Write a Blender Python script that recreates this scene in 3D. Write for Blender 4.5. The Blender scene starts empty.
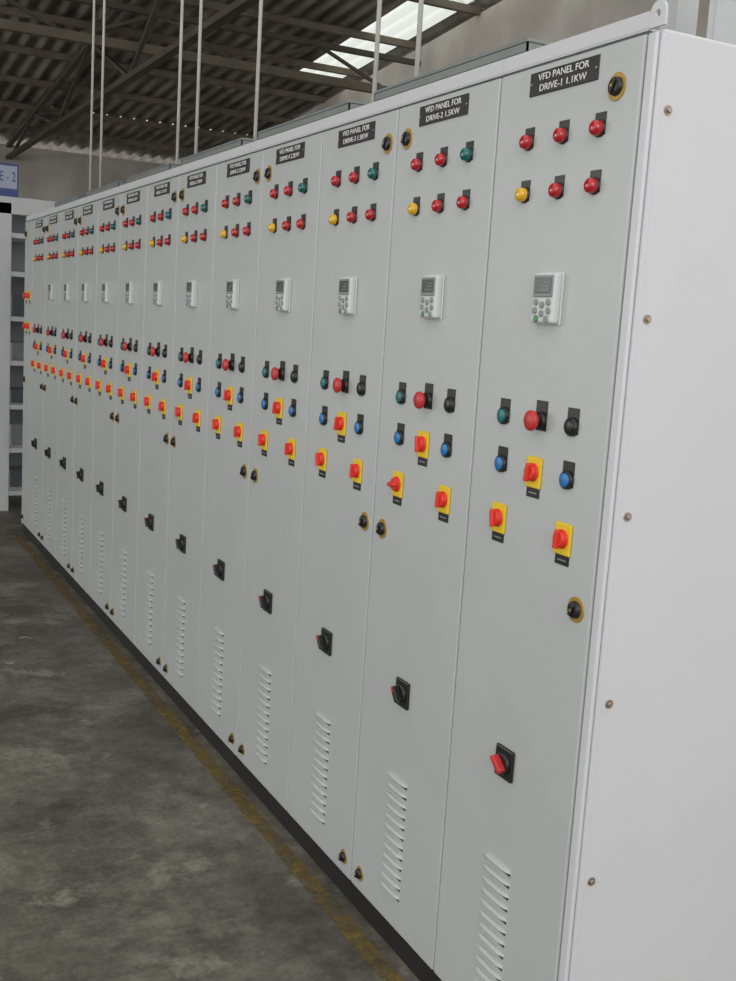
import bpy, bmesh, math, random
from mathutils import Matrix, Vector
random.seed(4)
scn=bpy.context.scene
scn.view_settings.view_transform='Standard'
scn.view_settings.look='None'
COL=scn.collection

# ------------------------------------------------------------ materials
def mat(name,col,rough=.5,metal=0,noise=0,nscale=8,bump=0,bscale=200,emit=None,col2=None,spec=.5,coat=0):
    m=bpy.data.materials.new(name);m.use_nodes=True
    nt=m.node_tree;b=nt.nodes['Principled BSDF']
    b.inputs['Base Color'].default_value=(*col,1)
    b.inputs['Roughness'].default_value=rough
    b.inputs['Metallic'].default_value=metal
    b.inputs['Specular IOR Level'].default_value=spec
    b.inputs['Coat Weight'].default_value=coat
    tc=nt.nodes.new('ShaderNodeTexCoord')
    if noise or col2:
        n=nt.nodes.new('ShaderNodeTexNoise');n.inputs['Scale'].default_value=nscale;n.inputs['Detail'].default_value=6
        nt.links.new(tc.outputs['Object'],n.inputs['Vector'])
        r=nt.nodes.new('ShaderNodeValToRGB')
        c2=col2 or tuple(c*(1-noise) for c in col)
        r.color_ramp.elements[0].position=.35;r.color_ramp.elements[0].color=(*c2,1)
        r.color_ramp.elements[1].position=.65;r.color_ramp.elements[1].color=(*col,1)
        nt.links.new(n.outputs['Fac'],r.inputs['Fac']);nt.links.new(r.outputs['Color'],b.inputs['Base Color'])
    if bump:
        n=nt.nodes.new('ShaderNodeTexNoise');n.inputs['Scale'].default_value=bscale;n.inputs['Detail'].default_value=3
        nt.links.new(tc.outputs['Object'],n.inputs['Vector'])
        bp=nt.nodes.new('ShaderNodeBump');bp.inputs['Strength'].default_value=bump;bp.inputs['Distance'].default_value=.002
        nt.links.new(n.outputs['Fac'],bp.inputs['Height']);nt.links.new(bp.outputs['Normal'],b.inputs['Normal'])
    return m
M={}
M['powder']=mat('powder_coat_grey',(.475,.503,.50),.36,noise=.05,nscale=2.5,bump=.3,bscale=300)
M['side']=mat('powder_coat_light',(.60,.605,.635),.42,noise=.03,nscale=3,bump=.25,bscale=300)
M['gap']=mat('gap_dark',(.03,.03,.032),.8)
M['black']=mat('black_plastic',(.012,.012,.013),.35)
M['blackm']=mat('plinth_black',(.012,.012,.012),.6,noise=.3)
M['red']=mat('red_lens',(.42,.008,.012),.2,coat=.5)
M['redb']=mat('red_knob',(.72,.035,.02),.35)
M['mush']=mat('mushroom_red',(.50,.03,.03),.4)
M['yl']=mat('yellow_lens',(.70,.40,.01),.2,coat=.5)
M['gl']=mat('green_lens',(.0,.11,.10),.2,coat=.5)
M['green']=mat('teal_button',(.01,.16,.155),.35)
M['blue']=mat('blue_button',(.015,.17,.45),.35)
M['yellow']=mat('yellow_plate',(.78,.54,.01),.4)
M['gold']=mat('brass_ring',(.42,.26,.05),.35,metal=.3)
M['white']=mat('white_plastic',(.60,.62,.61),.4)
M['lcd']=mat('lcd_screen',(.07,.09,.085),.15)
M['keyg']=mat('key_grey',(.24,.27,.28),.5)
M['keygreen']=mat('key_green',(.10,.24,.12),.5)
M['steel']=mat('bolt_steel',(.40,.33,.28),.35,metal=.8)
M['lid']=mat('canopy_sheet',(.20,.225,.22),.5,noise=.1)
M['text']=mat('engraved_white',(.8,.8,.8),.5)
M['rackw']=mat('rack_white_paint',(.66,.68,.70),.5,noise=.08)
M['rackd']=mat('rack_dark',(.10,.11,.13),.6)
M['blueink']=mat('sign_blue',(.05,.09,.30),.5)
M['signbg']=mat('sign_pale_blue',(.42,.47,.60),.5)
M['rod']=mat('conduit_white',(.66,.66,.62),.5,noise=.15)
M['truss']=mat('truss_steel',(.10,.09,.07),.7,noise=.3,nscale=4)
M['purlin']=mat('purlin_steel',(.20,.17,.125),.7,noise=.3,nscale=4)
M['wall']=mat('whitewashed_wall',(.68,.65,.61),.9,nscale=1.3,col2=(.45,.41,.37),bump=.5,bscale=20)
M['sheet']=mat('asbestos_roof',(.30,.28,.24),.85,nscale=1.6,col2=(.14,.125,.10))
m=bpy.data.materials.new('translucent_sheet');m.use_nodes=True;M['trans']=m
nt=m.node_tree;nt.nodes.clear();o=nt.nodes.new('ShaderNodeOutputMaterial');t=nt.nodes.new('ShaderNodeBsdfTranslucent');t.inputs[0].default_value=(.78,.82,.78,1)
nt.links.new(t.outputs[0],o.inputs[0])

# ------------------------------------------------------------ mesh helper
class MB:
    def __init__(s,name): s.bm=bmesh.new();s.name=name;s.mats=[]
    def mi(s,k):
        if k not in s.mats:s.mats.append(k)
        return s.mats.index(k)
    def box(s,x0,x1,y0,y1,z0,z1,m,bev=0,seg=2,rot=None,piv=None):
        r=bmesh.ops.create_cube(s.bm,size=1);vs=r['verts']
        for v in vs: v.co=Vector(((x0+x1)/2+v.co.x*(x1-x0),(y0+y1)/2+v.co.y*(y1-y0),(z0+z1)/2+v.co.z*(z1-z0)))
        fs=set(f for v in vs for f in v.link_faces)
        if bev:
            es=list(set(e for v in vs for e in v.link_edges))
            rr=bmesh.ops.bevel(s.bm,geom=es,offset=bev,segments=seg,affect='EDGES',profile=.5)
            vs=list(set(rr['verts'])|set(v for v in vs if v.is_valid));fs=set(f for v in vs for f in v.link_faces)
        k=s.mi(m)
        for f in fs:f.material_index=k
        if rot is not None: bmesh.ops.rotate(s.bm,verts=vs,cent=piv or Vector(((x0+x1)/2,(y0+y1)/2,(z0+z1)/2)),matrix=rot)
        return vs
    def lathe(s,prof,y,z,m,seg=24,x=0,cap=True):
        k=s.mi(m);rings=[]
        for d,r in prof:
            if r<1e-6: rings.append([s.bm.verts.new((x-d,y,z))])
            else: rings.append([s.bm.verts.new((x-d,y+r*math.cos(2*math.pi*i/seg),z+r*math.sin(2*math.pi*i/seg))) for i in range(seg)])
        for a,b in zip(rings,rings[1:]):
            for i in range(seg):
                j=(i+1)%seg
                if len(a)==1: q=[a[0],b[i],b[j]]
                elif len(b)==1: q=[a[i],b[0],a[j]]
                else: q=[a[i],b[i],b[j],a[j]]
                f=s.bm.faces.new(q);f.material_index=k;f.smooth=True
        if cap and len(rings[-1])>1:
            f=s.bm.faces.new(rings[-1]);f.material_index=k
    def tube(s,p0,p1,r,m,seg=10,r1=None):
        p0=Vector(p0);p1=Vector(p1);d=p1-p0
        res=bmesh.ops.create_cone(s.bm,cap_ends=True,segments=seg,radius1=r,radius2=r if r1 is None else r1,depth=d.length)
        q=d.to_track_quat('Z','Y').to_matrix()
        k=s.mi(m)
        for v in res['verts']: v.co=q@v.co+(p0+p1)/2
        for f in set(f for v in res['verts'] for f in v.link_faces): f.material_index=k;f.smooth=len(f.verts)==4
    def beam(s,p0,p1,w,h,m):
        p0=Vector(p0);p1=Vector(p1);d=p1-p0
        r=bmesh.ops.create_cube(s.bm,size=1);q=d.to_track_quat('Z','Y').to_matrix();k=s.mi(m)
        for v in r['verts']: v.co=q@Vector((v.co.x*w,v.co.y*h,v.co.z*d.length))+(p0+p1)/2
        for f in set(f for v in r['verts'] for f in v.link_faces): f.material_index=k
    def mesh(s):
        bmesh.ops.recalc_face_normals(s.bm,faces=s.bm.faces)
        me=bpy.data.meshes.new(s.name);s.bm.to_mesh(me);s.bm.free()
        for k in s.mats: me.materials.append(M[k])
        return me
def obj(name,me,parent=None,loc=(0,0,0)):
    o=bpy.data.objects.new(name,me);COL.objects.link(o);o.location=loc
    if parent:o.parent=parent
    return o
def empty(name,loc=(0,0,0)):
    o=bpy.data.objects.new(name,None);COL.objects.link(o);o.location=loc;o.empty_display_size=.1;return o
TXM=Matrix(((0,0,-1),(-1,0,0),(0,1,0)))   # text facing -x
def textmesh(name,lines,size,m,mtx,spacing=1.25,ext=.0004,sx=1.0):
    c=bpy.data.curves.new(name,'FONT');c.body="\n".join(lines);c.size=size;c.align_x='CENTER';c.align_y='CENTER'
    c.space_line=spacing;c.extrude=ext
    o=bpy.data.objects.new(name+'_tmp',c);COL.objects.link(o)
    bpy.context.view_layer.update()
    me=bpy.data.meshes.new_from_object(o.evaluated_get(bpy.context.evaluated_depsgraph_get()))
    bpy.data.objects.remove(o)
    S=Matrix.Diagonal((sx,1,1))
    for v in me.vertices: v.co=mtx@(S@v.co)
    me.materials.clear();me.materials.append(M[m]);me.name=name
    return me

# ------------------------------------------------------------ cabinet parts (local: near edge y=0, front x=0, floor z=0)
W=.45;TOP=2.115;BASE=.06;DEP=.62
def carcass(w):
    b=MB('carcass')
    b.box(.014,DEP,.0005,w-.0005,BASE,TOP,'gap')
    b.box(.0145,DEP+.002,.0006,w-.0006,TOP-.004,TOP+.002,'powder')
    b.box(DEP,DEP+.004,.0006,w-.0006,BASE,TOP,'powder')
    b.box(.02,DEP,.0005,w-.0005,0,BASE,'blackm')
    b.box(.012,.02,.0005,w-.0005,.002,BASE,'blackm')
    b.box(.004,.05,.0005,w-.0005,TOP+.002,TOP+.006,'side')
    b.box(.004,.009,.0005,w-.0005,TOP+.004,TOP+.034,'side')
    return b.mesh()
def door(w):
    b=MB('door')
    b.box(0,.0135,.0022,w-.0022,BASE+.012,TOP-.004,'powder',bev=.004,seg=3)
    return b.mesh()
def lamps(p1):
    b=MB('indicator_lamps')
    cols=[['red','red','red' if p1 else 'gl'],['yl','red','red']]
    for r,z in enumerate((1.965,1.862)):
        for c,y in enumerate((.327,.214,.104)):
            b.box(-.0015,.0,y-.016,y+.016,z-.012,z+.029,'black',bev=.0006,seg=1)
            b.lathe([(0,.0160),(.004,.0160),(.005,.0142)],y,z,'black')
            b.lathe([(.004,.0142),(.011,.0142),(.017,.0125),(.020,.008),(.0215,0)],y,z,cols[r][c])
    return b.mesh()
def buttons():
    b=MB('push_buttons')
    for y,z,k in ((.336,1.412,'green'),(.105,1.414,'black'),(.331,1.311,'blue'),(.105,1.311,'blue')):
        b.box(-.0015,0,y-.018,y+.018,z-.014,z+.036,'black',bev=.0006,seg=1)
        b.lathe([(0,.0185),(.006,.0185),(.009,.0167),(.009,.0142),(.006,.0140)],y,z,'black')
        b.lathe([(.005,.0138),(.0110,.0135),(.012,.012),(.012,0)],y,z,k)
    y,z=.207,1.415
    b.box(-.0015,0,y-.019,y+.019,z-.02,z+.040,'black',bev=.0006,seg=1)
    b.lathe([(0,.0185),(.008,.0185),(.010,.0165),(.010,.012),(.022,.011)],y,z,'black')
    b.lathe([(.018,.011),(.020,.0190),(.024,.0208),(.029,.0200),(.032,.016),(.033,0)],y,z,'mush',seg=28)
    return b.mesh()
def isolator(b,y,z,ang=0):
    b.box(-.005,0,y-.0255,y+.0255,z-.032,z+.031,'yellow',bev=.0025)
    b.box(-.0015,0,y-.022,y+.022,z-.052,z-.033,'black',bev=.0006,seg=1)
    b.box(-.002,-.001,y-.013,y+.013,z-.0435,z-.041,'keyg')
    b.lathe([(.005,.0190),(.008,.0190),(.010,.0180)],y,z,'redb')
    b.lathe([(.008,.0165),(.015,.0160),(.017,.0145)],y,z,'redb')
    b.box(-.024,-.013,y-.0055,y+.0055,z-.019,z+.019,'redb',bev=.003,rot=Matrix.Rotation(ang,3,'X'),piv=Vector((0,y,z)))
def isolators(lst,name='isolator_switches'):
    b=MB(name)
    for y,z,a in lst:isolator(b,y,z,a)
    return b.mesh()
def rotary(p1):
    b=MB('rotary_switch');y,z=.228,.686
    b.box(-.008,0,y-.031,y+.031,z-.034,z+.034,'black',bev=.003)
    b.lathe([(.008,.024),(.012,.024),(.014,.021)],y,z,'black')
    a=math.radians(-50 if p1 else -40)
    R=Matrix.Rotation(a,3,'X')
    b.box(-.030,-.012,y-.007,y+.007,z-.020,z+.020,'mush' if p1 else 'black',bev=.003,rot=R,piv=Vector((0,y,z)))
    b.box(-.031,-.026,y-.003,y+.003,z+.006,z+.0202,'redb',rot=R,piv=Vector((0,y,z)))
    return b.mesh()
def keypad():
    b=MB('drive_keypad');y,z=.210,1.655;s=.92
    b.box(-.004,0,y-.043*s,y+.043*s,z-.056*s,z+.056*s,'white',bev=.002)
    b.box(-.020,-.002,y-.040*s,y+.040*s,z-.053*s,z+.053*s,'white',bev=.006,seg=3)
    b.box(-.0215,-.019,y-.034*s,y+.034*s,z+.002,z+.048*s,'keyg',bev=.002)
    b.box(-.0225,-.021,y-.029*s,y+.029*s,z+.010,z+.043*s,'lcd',bev=.001,seg=1)
    for i in range(3):
        b.box(-.0228,-.0223,y-.020,y+.012-i*.008,z+.016+i*.007,z+.0175+i*.007,'keyg')
    for yy,zz,k in ((.022,-.008,'keyg'),(-.022,-.008,'keyg'),(0,-.014,'keyg'),(0,-.032,'keyg'),(.024,-.026,'keyg'),(-.024,-.026,'keyg'),(.018,-.043,'keygreen'),(-.018,-.043,'keyg')):
        b.lathe([(.019,.0070),(.0225,.0068),(.0232,.0056)],y+yy*s,z+zz*s,k,seg=14)
    return b.mesh()
def louvres():
    b=MB('louvres');k=b.mi('powder');n=12
    for i in range(n):
        z=.462-i*.0270;y=.228;L=.053;h=.009;d=.009
        segs=16;prof=5;grid=[]
        for a in range(segs+1):
            t=-1+2*a/segs;e=max(0,1-abs(t)**6);row=[]
            for p in range(prof+1):
                ph=p/prof*math.pi/2
                row.append(b.bm.verts.new((-d*e*math.sin(ph),y+t*L,z+h*e*math.cos(ph)-h*.4)))
            grid.append(row)
        for a in range(segs):
            for p in range(prof):
                try:
                    f=b.bm.faces.new([grid[a][p],grid[a][p+1],grid[a+1][p+1],grid[a+1][p]]);f.material_index=k;f.smooth=True
                except: pass
        b.box(-.0008,.0,y-L*.93,y+L*.93,z-h*1.25,z-h*.35,'gap')  # dark strip below each hood: its shade put in as colour
    return b.mesh()
def locks(side,w=W,top=None):
    b=MB('door_locks')
    y0={'near':.045,'far':w-.055}[side]
    for z,r in ((2.033,1.0),(1.069,1.0),(.122,.8)):
        y=top if (top and z>2) else y0
        b.lathe([(0,.0250*r),(.0015,.0250*r),(.002,.0240*r)],y,z,'gold',seg=28)
        b.lathe([(.001,.0172*r),(.008,.0162*r),(.010,.0140*r),(.010,0)],y,z,'black')
        b.box(-.015,-.009,y-.0045,y+.0045,z-.0125*r,z+.0125*r,'black',bev=.002,rot=Matrix.Rotation(math.radians(25),3,'X'),piv=Vector((0,y,z)))
        b.lathe([(.015,.003),(.0155,.003)],y,z,'gold',seg=10)
    return b.mesh()
NY=.230
def plate():
    b=MB('nameplate');b.box(-.0025,0,NY-.108,NY+.108,2.054,2.099,'black',bev=.0008,seg=1)
    for y in (NY-.102,NY+.102): b.lathe([(.002,.0022),(.0035,.002)],y,2.0765,'steel',seg=10)
    return b.mesh()
ME=dict(car=carcass(W),door=door(W),l1=lamps(True),l2=lamps(False),btn=buttons(),
 iso=isolators([(.214,1.310,.2),(.325,1.196,-.1),(.101,1.196,.1)]),iso2=isolators([(.214,1.310,-.1),(.325,1.196,1.4),(.101,1.196,.1)]),
 r1=rotary(True),r2=rotary(False),key=keypad(),lou=louvres(),ln1=locks('near',top=.066),ln=locks('near'),lf=locks('far'),pl=plate())
KW=['1.1','1.5','1.5','2.2','2.2','3.7','3.7','5.5','5.5','7.5','7.5','11','11']
E0=1.560;ND=13
for n in range(ND):
    e=empty('control_cabinet',(0,E0+n*W,0))
    for nm,k in (('carcass','car'),('door','door'),('indicator_lamps','l1' if n==0 else 'l2'),('push_buttons','btn'),
                 ('isolator_switches','iso2' if n==1 else 'iso'),('rotary_switch','r1' if n==0 else 'r2'),('drive_keypad','key'),
                 ('louvres','lou'),('door_locks','ln1' if n==0 else 'lf' if n%2 else 'ln'),('nameplate','pl')):
        if n==12 and nm=='drive_keypad': continue
        obj(nm,ME[k],e)
    t=textmesh('nameplate_text',['VFD PANEL FOR','DRIVE-%d %sKW'%(n+1,KW[n])],.0185,'text',TXM,1.12,.0003,1.2)
    obj('nameplate_text',t,e,(-.0029,NY,2.0765))
YE=E0+ND*W;WE=.28
e=empty('cable_chamber_cabinet',(0,YE,0))
obj('carcass',carcass(WE),e);obj('door',door(WE),e)
obj('isolator_switches',isolators([(.07,1.63,0),(.2,1.63,0),(.07,1.43,0),(.2,1.43,0)]),e)
obj('door_locks',locks('far',WE),e)
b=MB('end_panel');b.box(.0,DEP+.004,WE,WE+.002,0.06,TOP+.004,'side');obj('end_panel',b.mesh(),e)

# near side cover of the row
e=empty('side_cover_sheet',(0,E0,0))
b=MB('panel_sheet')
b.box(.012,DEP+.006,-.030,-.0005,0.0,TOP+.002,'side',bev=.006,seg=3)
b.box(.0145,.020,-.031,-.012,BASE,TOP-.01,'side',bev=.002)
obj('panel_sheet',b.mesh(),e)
b=MB('frame_return')
b.box(.002,.011,-.024,-.002,BASE,TOP-.004,'side',bev=.003)
obj('frame_return',b.mesh(),e)
b=MB('panel_bolts')
for i in range(6):
    z=1.984-i*.3605
    for x in (.038,.56):
        b.tube((x,-.030,z),(x,-.0325,z),.0085,'steel',18)
        b.tube((x,-.0325,z),(x,-.037,z),.0062,'steel',6,.0045)
obj('panel_bolts',b.mesh(),e)
b=MB('lifting_lug')
bm=b.bm;k=b.mi('side');seg=24
def ringpts(x):
    inner=[bm.verts.new((x,.0065*math.cos(2*math.pi*i/seg),TOP+.026+.0065*math.sin(2*math.pi*i/seg))) for i in range(seg)]
    outer=[]
    for i in range(seg):
        a=2*math.pi*i/seg;c,s=math.cos(a),math.sin(a)
        sc=.020/max(abs(c),abs(s)) if s<0 else .020
        outer.append(bm.verts.new((x,c*sc,TOP+.026+s*sc*1.1)))
    return inner,outer
a=ringpts(.0035);c=ringpts(.0085)
for i in range(seg):
    j=(i+1)%seg
    for q in ([a[0][i],a[0][j],a[1][j],a[1][i]],[c[0][i],c[0][j],c[1][j],c[1][i]],[a[0][i],a[0][j],c[0][j],c[0][i]],[a[1][i],a[1][j],c[1][j],c[1][i]]):
        f=bm.faces.new(q);f.material_index=k
obj('lifting_lug',b.mesh(),e,(0,-.0205,0))

for i in range(1,7):
    y0=1.20+.9*i;y1=y0+.74
    e=empty('roof_canopy',(0,y0,TOP+.0065))
    L=y1-y0;b=MB('canopy_sheet')
    b.box(.12,.60,0,L,.095,.108,'lid',bev=.003)
    b.box(.12,.124,0,L,.080,.1,'lid');b.box(.12,.60,0,.004,.080,.1,'lid');b.box(.12,.60,L-.004,L,.080,.1,'lid')
    b.box(.16,.56,.05,L-.05,.0,.05,'powder')
    for xx in (.15,.57):
        for yy in (.03,L-.03): b.box(xx-.01,xx+.01,yy-.01,yy+.01,0,.096,'lid')
    obj('canopy_sheet',b.mesh(),e)

# ------------------------------------------------------------ room
def simple(name,fn):
    b=MB(name);fn(b);return obj(name,b.mesh())
ROOF0=3.88;SL=.085;YW=17.0;XR=4.35
rz=lambda y:ROOF0+(YW-y)*SL
m=bpy.data.materials.new('worn_concrete');m.use_nodes=True;M['floor']=m
nt=m.node_tree;bs=nt.nodes['Principled BSDF']
L=nt.links.new;N=nt.nodes.new
tc=N('ShaderNodeTexCoord')
def noise(sc,det=6,rough=.6,off=0):
    n=N('ShaderNodeTexNoise');n.inputs['Scale'].default_value=sc;n.inputs['Detail'].default_value=det;n.inputs['Roughness'].default_value=rough
    mp=N('ShaderNodeMapping');mp.inputs['Location'].default_value=(off,off*.7,0)
    L(tc.outputs['Object'],mp.inputs['Vector']);L(mp.outputs['Vector'],n.inputs['Vector']);return n
def ramp(src,stops):
    r=N('ShaderNodeValToRGB')
    while len(r.color_ramp.elements)<len(stops): r.color_ramp.elements.new(.5)
    for el,(p,c) in zip(r.color_ramp.elements,stops): el.position=p;el.color=(*c,1)
    L(src,r.inputs['Fac']);return r
def mix(f,a,b_,bt='MIX'):
    x=N('ShaderNodeMix');x.data_type='RGBA';x.blend_type=bt
    if isinstance(f,float): x.inputs[0].default_value=f
    else: L(f,x.inputs[0])
    L(a,x.inputs[6])
    if isinstance(b_,tuple): x.inputs[7].default_value=(*b_,1)
    else: L(b_,x.inputs[7])
    return x.outputs[2]
c1=ramp(noise(2.2,9,.7).outputs['Fac'],[(.34,(.075,.071,.056)),(.5,(.128,.121,.097)),(.64,(.195,.185,.152))]).outputs['Color']
c2=ramp(noise(13,8,.75,3).outputs['Fac'],[(.36,(.66,.66,.66)),(.60,(1.2,1.2,1.2))]).outputs['Color']
c=mix(1.0,c1,c2,'MULTIPLY')
f3=ramp(noise(1.9,7,.68,11).outputs['Fac'],[(.54,(0,0,0)),(.64,(.75,.75,.75))]).outputs['Color']
c=mix(f3,c,(.052,.048,.037))
f4=ramp(noise(3.4,8,.68,23).outputs['Fac'],[(.57,(0,0,0)),(.64,(.8,.8,.8))]).outputs['Color']
c=mix(f4,c,(.25,.238,.195))
f6=ramp(noise(5.5,6,.65,41).outputs['Fac'],[(.66,(0,0,0)),(.69,(.85,.85,.85))]).outputs['Color']
c=mix(f6,c,(.34,.33,.28))
f5=ramp(noise(60,2,.5,2).outputs['Fac'],[(.3,(.8,.8,.8)),(.7,(1.1,1.1,1.1))]).outputs['Color']
c=mix(1.0,c,f5,'MULTIPLY')
L(c,bs.inputs['Base Color'])
bp=N('ShaderNodeBump');bp.inputs['Strength'].default_value=.3;bp.inputs['Distance'].default_value=.01
L(noise(15,6).outputs['Fac'],bp.inputs['Height']);L(bp.outputs['Normal'],bs.inputs['Normal'])
rr=ramp(noise(2,5,.6,7).outputs['Fac'],[(.3,(.45,.45,.45)),(.7,(.75,.75,.75))]);L(rr.outputs['Color'],bs.inputs['Roughness'])
simple('floor',lambda b:b.box(-9,XR+.2,-6,YW+.2,-.1,0,'floor'))
m=bpy.data.materials.new('faded_yellow_paint');m.use_nodes=True;M['yline']=m
nt=m.node_tree;N=nt.nodes.new;L=nt.links.new;bs=nt.nodes['Principled BSDF'];bs.inputs['Roughness'].default_value=.6
bs.inputs['Base Color'].default_value=(.26,.185,.055,1)
tc=N('ShaderNodeTexCoord')
r=ramp(noise(9,10,.85,5).outputs['Fac'],[(.42,(.10,.10,.10)),(.58,(.75,.75,.75))]);L(r.outputs['Color'],bs.inputs['Alpha'])
simple('floor_marking',lambda b:b.box(-.075,-.025,1.0,7.6,.0,.0015,'yline'))
simple('wall_back',lambda b:b.box(-9,XR+.2,YW,YW+.2,0,ROOF0-.05,'wall'))
def wr(b):
    bm=b.bm;b.mi('wall');P=[]
    for x in (XR,XR+.2):
        P.append([bm.verts.new((x,y,z)) for y,z in ((-2,0),(YW,0),(YW,rz(YW)-.02),(-2,rz(-2)-.02))])
    for q in (P[0],P[1]): bm.faces.new(q)
    for i in range(4):
        j=(i+1)%4;bm.faces.new([P[0][i],P[0][j],P[1][j],P[1][i]])
simple('wall_right',wr)
def roof(b):
    bm=b.bm;k=b.mi('sheet');kt=b.mi('trans');pt=.18;n=int(14.0/pt*8);x0=-9.2
    ys=[3.5,6.2,6.2,9.2,9.2,12.2,12.2,15,15,YW+.6]
    for s in range(0,len(ys),2):
        rows=[]
        for y,dz in ((ys[s],.03),(ys[s+1]+.15,.045)):
            rows.append([bm.verts.new((x0+i*pt/8,y,rz(y)+.06+dz-.03+.028*math.cos(2*math.pi*i/8))) for i in range(n+1)])
        for i in range(n):
            x=x0+i*pt/8
            f=bm.faces.new([rows[0][i],rows[0][i+1],rows[1][i+1],rows[1][i]]);f.smooth=True
            f.material_index=kt if (3.72<x<4.3 and s in (2,4)) else k
simple('ceiling',roof)
def purl(b):
    y=4.6
    while y<YW:
        z=rz(y);b.box(-9,XR,y-.03,y+.03,z-.035,z+.03,'purlin');y+=1.15
simple('roof_purlins',purl)
def truss(b,x):
    bot=3.62
    b.box(x-.04,x+.04,3.6,YW,bot,bot+.05,'truss')
    zt=lambda y:rz(y)-.035
    b.beam((x,3.6,zt(3.6)-.03),(x,YW,zt(YW)-.03),.06,.06,'truss')
    y=3.8;up=True
    while y<YW-1.1:
        b.beam((x,y,bot+.03 if up else zt(y)-.03),(x,y+1.6,(zt(y+1.6)-.03) if up else bot+.03),.035,.035,'truss')
        up=not up;y+=1.6
for x in (1.32,-3.2):
    b=MB('roof_truss');truss(b,x);obj('roof_truss',b.mesh())
def gird(b,y=10.3):
    b.box(-9,XR,y-.04,y+.04,3.90,3.98,'purlin')
    b.box(-9,XR,y-.03,y+.03,4.24,4.29,'truss')
    x=-8.8;up=True
    while x<XR-.8:
        b.beam((x,y,3.94 if up else 4.26),(x+.8,y,4.26 if up else 3.94),.03,.03,'truss');up=not up;x+=.8
simple('roof_girder',gird)
for y in (2.93,3.2,4.24,5.0,5.29,6.87,7.14):
    b=MB('hanging_conduit');zt=rz(y)
    b.tube((.3,y,TOP+.116),(.3,y,zt+.05),.0075,'rod',12)
    b.tube((.3,y,TOP+.116),(.3,y,TOP+.136),.014,'rod',12)
    obj('hanging_conduit',b.mesh())
e=empty('storage_rack',(-.06,8.5,0))
b=MB('frame')
for x in (0,1.08):
    for y in (0,.5): b.box(x,x+.10,y,y+.05,0,2.3,'rackw',bev=.004)
b.box(0,1.18,0,.05,2.22,2.33,'rackw');b.box(0,1.18,.5,.55,2.25,2.33,'rackw');b.box(0,1.18,0,.55,2.33,2.34,'rackw')
for z in (.12,.45,.78,1.11,1.44,1.77,2.05): b.box(.0,1.18,.01,.54,z,z+.035,'rackw')
b.box(0,1.18,.54,.55,.05,2.3,'keyg')
obj('frame',b.mesh(),e)
b=MB('stored_units')
for i,z in enumerate((.155,.485,.815,1.145,1.475)):
    for x in (.14,.46,.78): b.box(x,x+.20,.20,.45,z,z+.10+.03*((i*7+int(x*10))%3),'rackd' if (i+int(x*10))%2 else 'keyg',bev=.006)
obj('stored_units',b.mesh(),e)
e=empty('line_sign',(-.6,8.6,2.345))
b=MB('board');b.box(0,.70,0,.02,-.004,.24,'blueink',bev=.003);b.box(0.01,.690,-.002,0,.062,.225,'signbg')
obj('board',b.mesh(),e)
TXY=Matrix(((1,0,0),(0,0,-1),(0,1,0)))
obj('lettering',textmesh('lettering',['LINE - 2'],.10,'blueink',TXY,1,.001,.62),e,(.575,-.003,.145))
def colm(b):
    b.box(2.20,2.32,4.0,4.12,0,5.0,'rackw',bev=.004);b.box(2.16,2.36,3.96,4.16,0,.02,'rackw')
simple('steel_column',colm)
def enc(b):
    b.box(1.5,2.4,1.9,3.05,.1,3.2,'rackw',bev=.01);b.box(1.52,2.38,1.92,3.03,0,.1,'blackm')
    b.box(1.49,1.5,1.95,2.46,.2,3.1,'rackw',bev=.003);b.box(1.49,1.5,2.50,3.0,.2,3.1,'rackw',bev=.003)
    b.box(1.475,1.49,2.42,2.44,1.2,1.4,'black',bev=.003)
simple('equipment_enclosure',enc)

# ------------------------------------------------------------ light
w=bpy.data.worlds.new('World');scn.world=w;w.use_nodes=True
bg=w.node_tree.nodes['Background'];bg.inputs[0].default_value=(1,.995,.97,1);bg.inputs[1].default_value=1.2
def area(name,loc,target,size,energy,col=(1,1,1)):
    l=bpy.data.lights.new(name,'AREA');l.shape='RECTANGLE';l.size=size[0];l.size_y=size[1];l.energy=energy;l.color=col
    o=bpy.data.objects.new(name,l);COL.objects.link(o);o.location=loc
    o.rotation_euler=(Vector(target)-Vector(loc)).to_track_quat('-Z','Y').to_euler();return o
area('added_side_fill',(-2.5,-4.5,4.2),(.3,3,1.2),(5,3),130,(1,.985,.96))  # added soft lamp behind the camera, brightens the side cover
area('added_row_fill',(-7.5,8.5,2.6),(0,7,1.2),(5,2.2),110,(1,.985,.96))  # added lamp on the left, lifts the far panels; no real window there

# ------------------------------------------------------------ camera
cam=bpy.data.cameras.new('camera');co=bpy.data.objects.new('camera',cam);COL.objects.link(co)
cam.sensor_fit='VERTICAL';cam.sensor_height=36;cam.sensor_width=36;cam.lens=1085.1/981*36
r=Vector((.88974,-.45238,.06145));u=-Vector((-.01474,-.16297,-.98648));f=Vector((.45634,.87674,-.15173))
mm=Matrix.Identity(4)
for i in range(3): mm[i][0]=r[i];mm[i][1]=u[i];mm[i][2]=-f[i]
mm[0][3]=-1.2996;mm[1][3]=0;mm[2][3]=1.585
co.matrix_world=mm
cam.clip_start=.05
scn.camera=co
